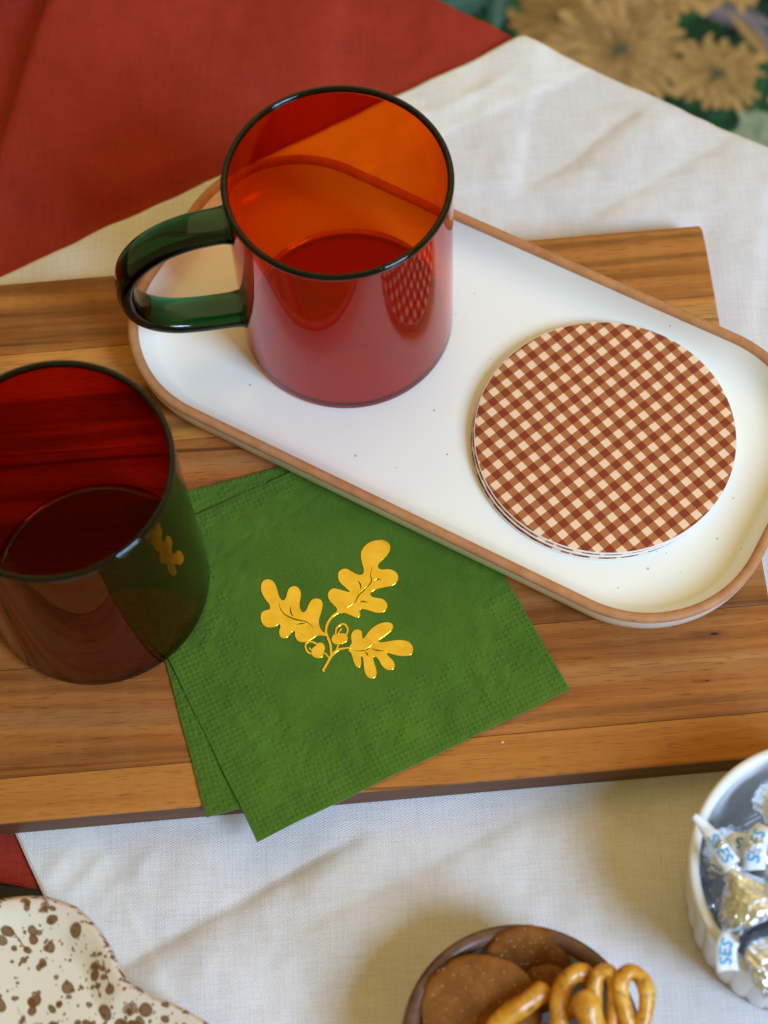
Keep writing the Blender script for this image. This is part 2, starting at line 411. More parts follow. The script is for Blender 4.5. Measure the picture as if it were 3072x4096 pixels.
# red cloth
def red_cloth():
    st = 2.0
    # its own axes: the far edge hangs over the table, the near edge ends on the bare table at the lower left
    xs = np.arange(-270, 180, st); ts = np.linspace(0, 1, 260)
    X = np.repeat(xs[:, None], len(ts), 1)
    y0 = -163.4-.22*(xs+148.3)                     # near edge
    y1 = 300-.68*(xs+0)                                       # well past the table edge
    Y = y0[:, None]+(y1-y0)[:, None]*ts[None, :]
    m = sstep(outside_board(X, Y), .5, 18)
    Z = -15.1+m*(1.1*sines(X, Y, 70, 7, 21)+.45*sines(X*1.6, Y*.6, 24, 7, 22)+.12*sines(X*1.3, Y*.8, 9, 9, 23))
    Z += m*crease(X, Y, (-159, 158), (-133, 262), 17, 60, 4.0, -1, 40)     # fold at the upper left
    Z += m*crease(X, Y, (-9, 190), (4, 262), 6.5, 30, 4, 1, 30)
    Z += m*crease(X, Y, (-75, 160), (-52, 262), 2.0, 26, 6, -1, 30)
    Z += m*crease(X, Y, (-150, 120), (-60, 150), 1.6, 18, 5, -1, 30)
    # white cloth lies on top: pull the red one flat there
    Vw = -.426*X+.905*Y; Uw = .905*X+.426*Y
    under = sstep(154.3-Vw, -16, -2)*sstep(Uw+191.5, -16, -2)
    Z = Z*(1-under)+(-15.78)*under
    Z = np.maximum(Z, -15.78+.25*(1-under))
    X, Y, Z = drape(X, Y, Z, 4.0)
    V = np.stack([X, Y, Z], -1).reshape(-1, 3)
    return shell(V, len(xs), len(ts), .18)
V, F = red_cloth()
rc = build('red_cloth', V, F, M_red, base=(-120, 150, -15.5), cols=np.ones((len(V), 3)))
tag(rc, 'brick red linen cloth spread over the table beneath the white cloth', 'cloth')

# white cloth
def white_cloth():
    st = 1.7
    us = np.arange(-191.5, 330, st); vs_ = np.arange(154.3, -330, -st)
    U, Vv = np.meshgrid(us, vs_, indexing='ij')
    wob = .3*np.sin(us*.05)+.12*np.sin(us*.23+1); wob2 = .3*np.sin(vs_*.08)
    U = U+wob2[None, :]*np.exp(-(us+191.5)/6)[:, None]; Vv = Vv+wob[:, None]*np.exp(-(154.3-vs_)/6)[None, :]
    X = .905*U-.426*Vv; Y = .426*U+.905*Vv
    m = rest_mask(X, Y)
    Z = -14.75+m*(.85*sines(X, Y, 75, 8, 31)+.30*sines(X, Y, 26, 8, 32)+.10*sines(X, Y, 9, 9, 33))
    Z += m*crease(X, Y, (-190, -239), (-30, -161), 7.5, 60, 9, -1, 30)     # pressed fold across the front
    Z += m*crease(X, Y, (-30, -185), (60, -143), 4.5, 40, 12, -1, 20)
    Z += m*crease(X, Y, (66, -150), (80, -190), 1.2, 20, 5, 1, 20)
    Z += m*crease(X, Y, (78, 131), (118, 160), 5.5, 34, 9, -1, 14)
    Z += m*crease(X, Y, (67, 128), (77, 168), 4.5, 30, 9, 1, 12)
    Z += m*crease(X, Y, (100, 110), (150, 140), 4.0, 30, 10, -1, 16)
    Z += m*crease(X, Y, (160, 60), (172, 110), 1.2, 18, 4, 1, 16)
    Z += m*crease(X, Y, (152, 20), (166, -80), 1.2, 18, 4, 1, 16)
    for (px, py, a, L_, A) in ((-125, -155, 55, 9, .9), (-117, -163, 48, 12, .9), (-108, -170, 50, 8, .7), (-96, -160, 60, 9, .6), (44, 172, 30, 14, .8), (58, 180, 35, 12, .7), (25, 165, 28, 12, .8)):
        dx, dy = math.cos(R(a)), math.sin(R(a)); t = (X-px)*dx+(Y-py)*dy; s = -(X-px)*dy+(Y-py)*dx
        Z += m*A*np.exp(-(t/L_)**2-(s/2.6)**2)
    # double hem along two sides
    hv = 154.3-Vv; hu = U+191.5
    hem = np.maximum(1-sstep(hv, 29.2, 30.4), 1-sstep(hu, 26.5+.05*hv*.0, 27.7))
    stitch = np.exp(-((hv-28.6)/.9)**2)+np.exp(-((hu-26)/.9)**2)
    Z += .5*hem*np.clip(m+.2, 0, 1)-.35*stitch*(.6+.4*np.sin(U*2.1+Vv*2.1))*m
    Z = np.maximum(Z, -15.05)
    # lift of the rounded corner where it goes over the table edge
    Z += 2.2*np.exp(-((X-74)**2+(Y-199)**2)/(14**2))
    X, Y, Z = drape(X, Y, Z, 6.0)
    X = X; V = np.stack([X, Y, Z], -1).reshape(-1, 3)
    colr = np.where(hem[..., None] > .5, np.array([1.0, .985, .95]), np.array([.93, .905, .915])).reshape(-1, 3)
    V2, F2 = shell(V, len(us), len(vs_), .45)
    return V2, F2, np.vstack([colr, colr])
V, F, C_ = white_cloth()
wc = build('white_cloth', V, F, M_white, base=(20, -160, -15), cols=C_)
tag(wc, 'crumpled white linen cloth with a wide hem lying under the wooden board', 'cloth')

# wooden board: staves glued edge to edge
board = thing('serving_board', 'brown wooden serving board with rounded edges under the tray and napkins', 'serving board', (0, -20, -14.2))
seams = [0, 34, 79.5, 127, 171, 213.5, 230.5]
tones = [((0.133, 0.043, 0.0079), (0.289, 0.100, 0.0196), (0.415, 0.155, 0.0317)),
         ((0.099, 0.032, 0.0068), (0.271, 0.100, 0.0196), (0.508, 0.209, 0.0413)),
         ((0.092, 0.024, 0.0062), (0.249, 0.068, 0.0150), (0.415, 0.133, 0.0287)),
         ((0.110, 0.032, 0.0079), (0.260, 0.080, 0.0161), (0.405, 0.138, 0.0287)),
         ((0.145, 0.045, 0.0097), (0.294, 0.095, 0.0196), (0.439, 0.159, 0.0355)),
         ((0.202, 0.062, 0.0103), (0.364, 0.123, 0.0208), (0.473, 0.177, 0.0323))]
M_edge, nt, bs = simple('edge_painted_shade', (.10, .04, .022), .5, .3)  # darker wood tone standing in for the shade on the board's front side
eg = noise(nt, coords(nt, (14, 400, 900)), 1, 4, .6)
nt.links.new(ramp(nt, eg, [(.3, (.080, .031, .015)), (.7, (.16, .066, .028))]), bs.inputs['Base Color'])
BANDS = {0: ((104, 2.2, (.09, .035, .010), .6), (94, 2.0, (.10, .04, .012), .5)),
         1: ((66, 5.5, (.46, .25, .085), .75), (46, 9, (.10, .040, .012), .55), (34, 4, (.085, .033, .010), .6)),
         2: ((25.5, 1.3, (.045, .017, .008), .85), (19.5, 4.2, (.46, .20, .065), .7), (10, 3, (.13, .045, .014), .6), (-8, 2.5, (.14, .05, .015), .5)),
         3: ((-41, 2.4, (.12, .045, .014), .5), (-52, 5, (.38, .19, .07), .45), (-62, 1.8, (.12, .045, .014), .5)),
         4: ((-84, 5, (.38, .19, .07), .4), (-98, 2.0, (.12, .045, .014), .55), (-104, 1.6, (.10, .040, .012), .55)), }
KNOTS = {4: ((120.5, -89.5, 1.9, .8), (115.5, -108, .9, .35), (-36, -116, 1.0, .4)), 3: ((-128, -62, 2.6, 1.5),)}
def stave(i):
    v0, v1 = seams[i], seams[i+1]; fr = 1.2; gap = .12
    bl = i == 0; br = i == len(seams)-2
    prof = []                                   # (depth from back edge, z), clockwise over the top
    Lx0, Lx1 = -420.0, 0.0
    if bl: prof += [(v0, -14.2+1.2), (v0, -fr)]+[(v0+fr*(1-math.cos(a)), -fr+fr*math.sin(a)) for a in np.linspace(.3, 1.57, 5)]
    else: prof += [(v0+gap, -14.2), (v0+gap, -.16), (v0+gap+.16, -.02)]
    mid = np.linspace(prof[-1][0]+1, v1-4, 5); prof += [(t, 0) for t in mid]
    if br: prof += [(v1-fr*(1-math.cos(a)), -fr+fr*math.sin(a)) for a in np.linspace(1.57, .3, 5)]+[(v1, -fr), (v1, -14.2+1.0), (v1-1.0, -14.2)]
    else: prof += [(v1-gap-.16, -.02), (v1-gap, -.16), (v1-gap, -14.2)]
    if bl: prof += [(v0+1.2, -14.2)]
    us = [(-420, 0), (-200, 0), (-60, 0), (-fr, 0)]
    us += [(-fr+fr*math.sin(a), fr*(1-math.cos(a))) for a in (.5, 1.0, 1.35)]+[(0, 99)]
    V = []
    for u, drop in us:
        for d, z in prof:
            zz = min(z, -drop) if drop < 50 else min(z, -fr)
            # round the back corner in plan
            uu = u
            if bl and d < 3 and u > -3: uu = u-(3-d)*.35
            p = K+bx*uu-by*d; V.append((p[0], p[1], zz))
    n = len(prof); F = gridfaces(len(us), n, False, True)
    F.append(tuple(range(n))); F.append(tuple((len(us)-1)*n+k for k in range(n)))
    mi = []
    for f in F:                                  # the front side's shade is put into its colour, darker than the face
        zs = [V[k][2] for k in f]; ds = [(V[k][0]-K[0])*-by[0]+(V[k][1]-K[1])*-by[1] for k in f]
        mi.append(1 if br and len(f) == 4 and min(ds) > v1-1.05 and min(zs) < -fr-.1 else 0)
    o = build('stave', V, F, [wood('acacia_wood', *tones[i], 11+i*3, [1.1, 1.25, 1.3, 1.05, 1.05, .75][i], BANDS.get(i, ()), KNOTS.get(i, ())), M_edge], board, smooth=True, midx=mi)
    try: o.data.set_sharp_from_angle(angle=R(40))
    except Exception: pass
    return o
for i in range(6): stave(i)
tag(board.children[-1], 'golden front stave with the rounded edge')
# crumb
def crumb(x, y, z, s, label):
    ico = [(x+s*math.cos(a)*(1+.4*math.sin(2*a)), y+s*.6*math.sin(a), z+h) for h in (0, s*.7) for a in np.linspace(0, 6.28, 7)[:-1]]
    o = build('crumb', ico, [tuple(range(6)), tuple(range(6, 12))]+[(k, (k+1) % 6, 6+(k+1) % 6, 6+k) for k in range(6)], simple('crumb_starch', (.75, .6, .4), .7)[0], base=(x, y, z), smooth=False)
    tag(o, label, 'crumb')
crumb(38, -127, .02, .55, 'tiny pale crumb on the board in front of the upper green napkin')

# ---------------------------------------------------------------- tray
TC, TA, TB, TR, TYAW = np.array([34.31, 19.98]), 135.04, 66.41, 48.57, -.56
def rrect(inset, n=22):
    a, b, r = TA-inset, TB-inset, max(TR-inset, 6)
    out = []
    for cx, cy, s in ((a-r, b-r, 0), (-(a-r), b-r, 90), (-(a-r), -(b-r), 180), (a-r, -(b-r), 270)):
        for t in np.linspace(0, 90, n): out.append((cx+r*math.cos(R(s+t)), cy+r*math.sin(R(s+t))))
        # straight runs get a few extra points
    o = np.array(out); c_, s_ = math.cos(TYAW), math.sin(TYAW)
    return np.stack([TC[0]+o[:, 0]*c_-o[:, 1]*s_, TC[1]+o[:, 0]*s_+o[:, 1]*c_], 1)
def sweep(prof, cap0=False, cap1=False):
    V = []; n = 88
    for d, z in prof:
        p = rrect(d); w = .18*np.sin(np.linspace(0, 6.28, n)*3+1)
        V += [(x, y, z+w[i]*min(1, max(0, z/14))) for i, (x, y) in enumerate(p)]
    F = gridfaces(len(prof), n, False, True)
    if cap0: F.append(tuple(range(n)))
    if cap1: F.append(tuple((len(prof)-1)*n+k for k in range(n)))
    return V, F
tray = thing('ceramic_tray', 'long cream ceramic tray with rounded ends and a bare clay rim on the board', 'tray', (TC[0], TC[1], .4))
V, F = sweep([(17, .6), (10, .4), (6.2, .5), (4.0, 1.3), (2.5, 3.2), (1.5, 6.2), (.7, 10.0), (.3, 13.9)], cap0=True)
build('outer_wall', V, F, M_cream, tray)
V, F = sweep([(.3, 13.9), (.02, 14.4), (-.05, 14.8), (.05, 15.5), (.6, 16.1), (1.5, 16.4), (2.4, 16.3), (3.3, 15.95), (3.9, 15.3), (4.15, 14.5)])
build('rim', V, F, M_clay, tray)
V, F = sweep([(4.15, 14.5), (4.8, 12.6), (6.0, 10.2), (7.4, 7.9), (9.2, 6.0), (11.6, 4.7), (14.5, 3.9), (18, 3.55), (24, 3.45), (42, 3.45)], cap1=True)
build('dish', V, F, M_cream, tray)

# ---------------------------------------------------------------- mugs
H = 96.4; RO = 42.0; TW = 1.75
mug = thing('glass_mug', 'amber red glass mug with dark green handle standing on the cream tray', 'mug', (-9.3, 55.5, 3.5), 'red glass mugs with dark rims')
cx, cy = -9.3, 55.5; zb = 3.52
out_ = [(0.01, .3), (36, .3), (38, .25), (39.6, .02), (40.3, .02), (40.9, .2), (41.4, .6), (41.75, 1.15), (41.95, 1.8), (RO, 2.4), (RO, 2.7), (RO, 3.2), (RO, 50), (RO, H-2.4), (RO, H-1.9), (RO, H-1.6), (RO-.2, H-.7), (RO-TW*.5, H-.3)]
in_ = [(RO-TW+.2, H-.7), (RO-TW, H-1.6), (RO-TW, H-1.9), (RO-TW, H-2.4), (RO-TW, 50), (RO-TW, 5.6), (RO-TW, 5.2), (RO-TW, 4.9), (RO-TW-.25, 4.1), (RO-TW-.8, 3.5), (RO-TW-1.6, 3.25), (RO-TW-2.0, 3.2), (RO-TW-2.6, 3.2), (30, 3.2), (.01, 3.2)]
V, F = lathe([(r, z+zb) for r, z in out_+in_], (cx, cy, 0), 128)
build('body', V, F, M_amber, mug)
ring = [(cx+(RO-TW*.5)*math.cos(a), cy+(RO-TW*.5)*math.sin(a), zb+H-.5) for a in np.linspace(0, 2*math.pi, 129)[:-1]]
V = []
for i, p in enumerate(ring):
    a = 2*math.pi*i/128
    for k in range(16):
        b = 2*math.pi*k/16; rr = 1.28*math.cos(b); zz = 1.4*math.sin(b)
        V.append((p[0]+rr*math.cos(a), p[1]+rr*math.sin(a), p[2]+zz))
build('rim', V, gridfaces(128, 16, True, True), M_rimglass, mug)
ph = R(188); dr = np.array([math.cos(ph), math.sin(ph)]); sd = (-dr[1], dr[0], 0)
hp = catmull([(41.0, 84.6), (48, 84.8), (57, 84.0), (67, 80.6), (76, 74), (82.2, 64.5), (84.2, 54), (82.6, 44), (77.2, 35.6), (68.5, 30), (58, 27.6), (48, 26.6), (41.0, 26.2)], 6, False)
path = [(cx+dr[0]*s, cy+dr[1]*s, z) for s, z in hp]
V, F = tube(path, 1, 28, False, flat=(7.6, 3.5), up=sd)
# spread the ends where the handle is fused to the wall
V = np.array(V).reshape(len(path), 28, 3)
for i in range(len(path)):
    e = min(i, len(path)-1-i)
    if e < 5:
        ctr = V[i].mean(0); V[i] = ctr+(V[i]-ctr)*(1+.16*(1-e/5)**2)
build('handle', V.reshape(-1, 3), F, M_green, mug)
mug2 = copy_tree(mug); mug2.location = W(-109.4, -53.6, 1.2); mug2.rotation_euler = (0, R(-1.4), R(-8))     # tilted a little: one side stands on the napkins
mug2_body = [o for o in mug2.children if o.name.startswith('body')][0]
mug2_body.data = mug2_body.data.copy(); mug2_body.data.materials[0] = M_deep
tag(mug2, 'deep red glass mug standing on the board at the left edge, partly on the napkins')

# ---------------------------------------------------------------- coasters
def coaster_mat():
    m, nt, bs = newmat('gingham_print'); L = nt.links
    v = coords(nt, rot=(0, 0, -R(35.0)))
    sp = nt.nodes.new('ShaderNodeSeparateXYZ'); L.new(v, sp.inputs[0])
    P = .00640
    def stripe(s, off):
        f = math_(nt, 'FRACT', math_(nt, 'ADD', math_(nt, 'DIVIDE', s, P), off)); return math_(nt, 'GREATER_THAN', f, .5)
    # centre of a cream square 77.6,-41 relative to the stack's centre
    dx, dy = 77.6-87.5, -41+6.8; a = R(35); ua = (dx*math.cos(a)+dy*math.sin(a))/6.4; va = (-dx*math.sin(a)+dy*math.cos(a))/6.4
    s1 = stripe(sp.outputs[0], .25-ua); s2 = stripe(sp.outputs[1], .25-va)
    hat = math_(nt, 'GREATER_THAN', math_(nt, 'FRACT', math_(nt, 'DIVIDE', math_(nt, 'ADD', sp.outputs[0], math_(nt, 'MULTIPLY', sp.outputs[1], .25)), .00062)), .45)
    cream, dark = (.86, .60, .39), (.235, .036, .013)
    mid = mixc(nt, (.50, .20, .065), (.34, .10, .030), hat)
    mid2 = (.42, .140, .046)
    c1 = mixc(nt, mixc(nt, cream, mid, s1), mixc(nt, mid2, dark, s1), s2)
    fib = noise(nt, v, 2600, 3, .7)
    L.new(mixc(nt, c1, (.9, .8, .68), math_(nt, 'MULTIPLY', ramp(nt, fib, [(.62, (0, 0, 0)), (.8, (1, 1, 1))]), .22)), bs.inputs['Base Color'])
    bs.inputs['Roughness'].default_value = .6; bs.inputs['Specular IOR Level'].default_value = .25
    bump(nt, bs, fib, .12, .0001); return m
M_ging = coaster_mat()
M_card, nt, bs = simple('white_pulp_board', (.80, .77, .73), .9, .1); bump(nt, bs, noise(nt, coords(nt), 3000, 3), .4, .0002)
lab = ['top round coaster of the stack with red gingham print fully visible', 'second round gingham coaster from the top of the stack, mostly hidden',
       'third round gingham coaster from the top of the stack, showing only its edge', 'bottom round gingham coaster of the stack lying on the cream tray']
offs = [(87.5, -6.8), (86.7, -7.3), (86.9, -6.9), (86.1, -7.6)]
prof = [(0, 1.15), (48, 1.15), (50.6, 1.15), (50.82, 1.08), (50.85, .95), (50.85, .15), (50.5, 0), (0, 0)]
for i in range(4):
    zt = 3.5+(3-i)*1.2; ox, oy = offs[i]
    V, F = lathe([(max(r, .01), z+zt) for r, z in prof], (ox, oy, 0), 128)
    mi = [0 if (k % 7) < 2 else 1 for k in range(len(F))]
    o = build('coaster', V, F, [M_ging, M_card], base=(ox, oy, zt), midx=mi)
    try: o.data.set_sharp_from_angle(angle=R(30))
    except Exception: pass
    o.rotation_euler[2] = R([0, 3, -4, 11][i])
    tag(o, lab[i], 'coaster', 'gingham coasters stacked on the tray')

# ---------------------------------------------------------------- napkins
M_nap, nt, bs = simple('green_tissue', (.055, .155, .020), .9, .12)
f1 = noise(nt, coords(nt, (1100, 2200, 1), (0, 0, R(60))), 1, 3, .65); f2 = noise(nt, coords(nt), 38, 4, .6)
nt.links.new(ramp(nt, math_(nt, 'ADD', math_(nt, 'MULTIPLY', f1, .7), math_(nt, 'MULTIPLY', f2, .5)), [(.40, (.042, .098, .0045)), (.62, (.068, .145, .008)), (.85, (.11, .205, .020))]), bs.inputs['Base Color'])
bs.inputs['Sheen Weight'].default_value = .25; bump(nt, bs, f1, .3, .0002)
def napkin(corner, yaw, wa, wb, z0, t, seed, label, droop):
    st = .34; s = np.arange(0, wa+.01, wa/int(wa/st)); q = np.arange(0, wb+.01, wb/int(wb/st))
    Sg, Tg = np.meshgrid(s, q, indexing='ij')
    p = 1.95; j = np.round(Tg/p); so = 0*j
    i = np.round((Sg-so)/p); ds = Sg-so-i*p; dt = Tg-j*p
    cs, ct = i*p+so, j*p
    d = np.minimum(np.minimum(cs, ct), (wb-ct)*3.2)
    d = np.minimum(d, np.where(ct < 45, (wa-cs)*2.6, 99))
    k1 = np.abs(np.mod((cs+ct)/11.5, 1)-.5) < .14; k2 = np.abs(np.mod((cs-ct)/11.5, 1)-.5) < .14
    on = ((d > 1.0) & (d < 8.0)) | ((d < 30) & (k1 | k2) & (d > 1))
    r2 = ds**2+dt**2
    Zg = z0+t+np.where(on, .50*np.exp(-r2/.26), 0)
    ax = (math.cos(yaw), math.sin(yaw)); bx_ = (-ax[1], ax[0])
    X = corner[0]+ax[0]*Sg+bx_[0]*Tg; Y = corner[1]+ax[1]*Sg+bx_[1]*Tg
    # soft creases and a slight wave; nothing below the emblem
    em = sstep(np.hypot((X+12)/1.0, (Y+68)/1.0), 34, 52)
    Zg += em*(.42*sines(X, Y, 40, 7, seed)+.20*sines(X*1.0+Y*.3, Y*.35, 12, 8, seed+1))*sstep(np.minimum(np.minimum(Sg, wa-Sg), np.minimum(Tg, wb-Tg)), -2, 12)
    Zg += .22*np.abs(sines(X*.5+Y, Y*.4-X, 9, 4, seed+2))*em
    over = np.clip(-((X-K[0])*by[0]+(Y-K[1])*by[1])-229.5, 0, None)
    Zg -= droop*over**2
    X += .12*np.sin(Tg*.21+seed)*np.exp(-Sg/4); Y += .15*np.sin(Sg*.17+seed)*np.exp(-Tg/4)
    V = np.stack([X, Y, Zg], -1).reshape(-1, 3)
    V, F = shell(V, len(s), len(q), t)
    n = build('paper_napkin', V, F, M_nap, base=(corner[0], corner[1], z0))
    return tag(n, label, 'napkin', 'green paper napkins')
nap2 = napkin((-71.1, -148.5), .226, 90, 130, .12, .45, 3, 'lower green paper napkin peeking out on the left beneath the other one', .004)
nap1 = napkin((-52.9, -158.8), .405, 127.7, 129, .72, .55, 5, 'upper green paper napkin with a gold foil oak sprig', .002)
M_gold, nt, bs = simple('gold_foil', (.70, .52, .06), .22, .5, metal=1)
gf = noise(nt, coords(nt), 150, 3, .5)
nt.links.new(ramp(nt, gf, [(.3, (.66, .47, .045)), (.7, (.76, .57, .085))]), bs.inputs['Base Color'])
bump(nt, bs, math_(nt, 'ADD', gf, math_(nt, 'MULTIPLY', noise(nt, coords(nt), 2200, 2), .0)), .18, .0012)
leafL=[[-48.32,-58.62],[-47.55,-56.91],[-45.92,-56.32],[-44.13,-56.93],[-42.98,-58.77],[-42.34,-61.01],[-41.75,-63.67],[-40.8,-65.13],[-39.93,-65.37],[-39.09,-64.29],[-38.49,-62.15],[-37.62,-60.45],[-36.2,-59.85],[-34.61,-60.31],[-33.59,-62.05],[-33.52,-64.24],[-34.06,-66.82],[-34.06,-68.99],[-33.4,-70.47],[-32.41,-70.75],[-31.37,-69.61],[-30.49,-67.5],[-29.22,-65.84],[-27.6,-65.52],[-26.11,-66.14],[-25.38,-67.85],[-25.72,-70.0],[-26.37,-72.12],[-27.11,-74.67],[-26.91,-77.27],[-25.99,-79.05],[-24.84,-79.99],[-25.0,-80.84],[-26.66,-80.64],[-28.25,-80.83],[-29.88,-81.79],[-31.7,-82.73],[-33.89,-82.93],[-35.44,-82.05],[-36.25,-80.28],[-36.29,-78.35],[-37.29,-78.36],[-38.32,-79.5],[-39.56,-80.7],[-40.95,-80.82],[-41.98,-79.68],[-42.15,-77.73],[-41.58,-76.05],[-42.14,-74.93],[-43.15,-75.51],[-44.76,-76.13],[-46.75,-75.91],[-48.3,-74.51],[-48.9,-72.31],[-48.64,-70.16],[-47.33,-69.17],[-45.72,-68.84],[-45.22,-68.01],[-45.64,-66.46],[-46.79,-64.63],[-47.92,-62.37],[-48.42,-60.37]]
leafT=[[-20.21,-71.68],[-20.03,-70.39],[-20.95,-68.81],[-22.09,-67.42],[-23.01,-65.83],[-23.13,-64.08],[-22.47,-62.6],[-21.03,-61.82],[-19.04,-62.26],[-16.68,-63.21],[-14.9,-63.69],[-15.45,-62.64],[-16.98,-61.0],[-18.49,-59.14],[-18.99,-56.91],[-18.5,-54.96],[-17.04,-53.95],[-15.43,-54.06],[-13.68,-55.29],[-11.93,-56.51],[-10.34,-56.84],[-9.3,-56.25],[-9.09,-54.5],[-9.5,-52.26],[-9.88,-49.57],[-9.5,-46.93],[-8.1,-44.8],[-6.0,-43.38],[-3.53,-42.79],[-1.09,-42.69],[0.66,-43.84],[1.56,-45.92],[0.81,-48.32],[-0.91,-50.2],[-2.62,-51.85],[-3.59,-53.34],[-3.38,-54.68],[-1.8,-55.23],[0.21,-55.24],[2.18,-55.95],[3.5,-57.36],[3.8,-59.14],[2.88,-61.06],[1.01,-62.16],[-1.41,-62.52],[-4.05,-62.99],[-6.09,-63.73],[-7.16,-64.96],[-6.43,-66.32],[-4.66,-66.88],[-2.69,-67.45],[-1.37,-68.85],[-0.94,-70.4],[-1.76,-72.08],[-3.4,-72.92],[-5.39,-72.78],[-7.53,-71.9],[-9.68,-71.1],[-11.08,-71.01],[-11.72,-71.83],[-11.4,-73.37],[-12.45,-74.38],[-13.81,-73.85],[-15.56,-72.86],[-17.31,-72.09],[-19.11,-72.19]]
leafR=[[-15.99,-85.73],[-15.14,-84.5],[-15.31,-82.35],[-14.95,-80.66],[-13.9,-79.45],[-12.3,-79.34],[-11.24,-80.27],[-11.17,-81.99],[-10.83,-83.09],[-9.88,-82.3],[-8.38,-80.25],[-6.3,-78.46],[-3.85,-77.34],[-1.45,-77.07],[0.3,-77.84],[0.6,-79.36],[-0.47,-80.79],[-2.55,-82.37],[-4.6,-83.73],[-5.24,-84.54],[-3.89,-85.06],[-1.1,-84.82],[1.68,-84.58],[4.44,-84.86],[6.55,-85.98],[7.53,-87.97],[7.29,-89.87],[5.84,-90.96],[3.28,-91.0],[0.55,-90.34],[-1.77,-89.46],[-2.38,-89.85],[-1.47,-91.18],[-0.18,-92.75],[0.35,-94.48],[-0.37,-96.04],[-1.96,-96.31],[-3.67,-95.26],[-4.76,-93.5],[-5.63,-91.54],[-6.76,-90.53],[-7.47,-91.2],[-7.12,-93.55],[-6.56,-96.12],[-6.79,-98.21],[-8.22,-99.25],[-9.76,-98.64],[-10.83,-96.68],[-11.09,-94.13],[-11.16,-91.58],[-11.59,-89.99],[-12.1,-90.67],[-12.01,-92.8],[-12.68,-94.36],[-13.85,-94.15],[-14.74,-92.19],[-15.22,-90.04],[-15.73,-88.3],[-16.47,-87.4]]
veinL=[[[-41.84,-66.28],[-41.33,-68.93],[-39.81,-71.2],[-37.09,-73.03],[-34.33,-73.96],[-31.98,-74.77],[-30.43,-75.95],[-29.12,-77.76]],[[-37.7,-68.09],[-37.48,-70.71],[-36.59,-72.37]],[[-36.0,-75.78],[-33.99,-75.4],[-32.2,-75.44]]]
veinT=[[[-16.42,-70.2],[-14.58,-69.25],[-12.9,-67.62],[-11.58,-65.31],[-9.47,-63.27],[-7.36,-61.23],[-6.33,-59.32],[-6.64,-56.88],[-5.62,-53.64]],[[-11.59,-59.18],[-10.75,-60.77],[-10.58,-62.98]],[[-5.48,-59.82],[-4.24,-59.25],[-2.63,-59.14]],[[-11.92,-68.12],[-10.11,-67.9],[-8.15,-68.51]]]
veinR=[[[-14.5,-87.53],[-11.95,-87.96],[-9.56,-87.44],[-7.91,-86.28],[-6.51,-84.58]],[[-10.6,-88.44],[-9.66,-89.35],[-9.32,-90.44]],[[-7.96,-87.21],[-6.03,-88.11],[-3.3,-88.59]]]
stem=[[[-26.5,-95.11],[-24.58,-91.94],[-22.88,-89.09],[-20.81,-87.1],[-18.61,-86.61],[-15.83,-86.38]],[[-23.17,-89.5],[-23.1,-85.24],[-24.11,-81.33],[-24.61,-79.15],[-23.88,-76.18],[-21.95,-73.29],[-19.68,-71.63]],[[-19.97,-84.39],[-20.99,-86.67],[-22.26,-88.5]],[[-25.97,-87.6],[-24.83,-88.53],[-23.98,-89.95]]]
cup1=[[-22.56,-82.07],[-21.9,-80.83],[-20.3,-80.51],[-18.71,-80.41],[-17.33,-80.72],[-16.61,-82.05],[-16.88,-83.53],[-18.1,-84.3],[-19.71,-84.83],[-21.48,-84.5],[-22.5,-83.36]]
ring1=[[[-21.03,-80.89],[-20.6,-78.34],[-19.13,-76.85],[-17.54,-76.75],[-16.54,-78.19],[-16.5,-79.91],[-17.16,-81.16]],[[-20.11,-80.74],[-19.46,-79.5],[-18.62,-78.48]]]
cup2=[[-30.06,-86.05],[-29.43,-85.24],[-28.42,-84.67],[-27.58,-83.66],[-26.01,-83.98],[-25.29,-85.73],[-25.75,-87.19],[-26.23,-89.07],[-27.45,-89.84],[-29.4,-89.28],[-30.33,-87.95]]
ring2=[[[-28.0,-84.27],[-29.74,-83.17],[-31.51,-82.96],[-32.43,-84.09],[-32.35,-85.89],[-31.49,-87.23],[-29.94,-87.97]],[[-29.88,-86.49],[-30.77,-86.0],[-31.21,-85.33]]]

def strip_outline(pts, w0, w1, wm=None, n=6):
    P = catmull(pts, n, False); T = np.gradient(P, axis=0); T /= np.linalg.norm(T, axis=1)[:, None]
    Nn = np.stack([-T[:, 1], T[:, 0]], 1); t = np.linspace(0, 1, len(P))
    w = (w0+(w1-w0)*t) if wm is None else np.where(t < .5, w0+(wm-w0)*2*t, wm+(w1-wm)*(2*t-1))
    return np.vstack([P+Nn*w[:, None]/2, (P-Nn*w[:, None]/2)[::-1]])
def foil(name, polys, z):
    o = np.array(wloc(nap1))*1000
    me = curve_mesh([[((x-o[0])/1000, (y-o[1])/1000) for x, y in p] for p in polys], .00007, .00016)
    for v in me.vertices: v.co.z += (z+Z0-o[2])/1000
    link(name, me, M_gold, nap1)
zf = 1.30
foil('foil_leaf', [catmull(leafL, 4)]+[strip_outline(v, .20, .14, .66) for v in veinL], zf)
foil('foil_leaf', [catmull(leafT, 4)]+[strip_outline(v, .16, .18, .70) for v in veinT], zf)
foil('foil_leaf', [catmull(leafR, 4)]+[strip_outline(v, .16, .16, .66) for v in veinR], zf)
foil('foil_stem', [strip_outline(stem[0], .75, .45, 1.0)], zf+.11)
foil('foil_stem', [strip_outline(stem[1], .8, .85)], zf+.03)
foil('foil_stem', [strip_outline(stem[2], .55, .5)], zf-.05); foil('foil_stem', [strip_outline(stem[3], .5, .5)], zf-.03)
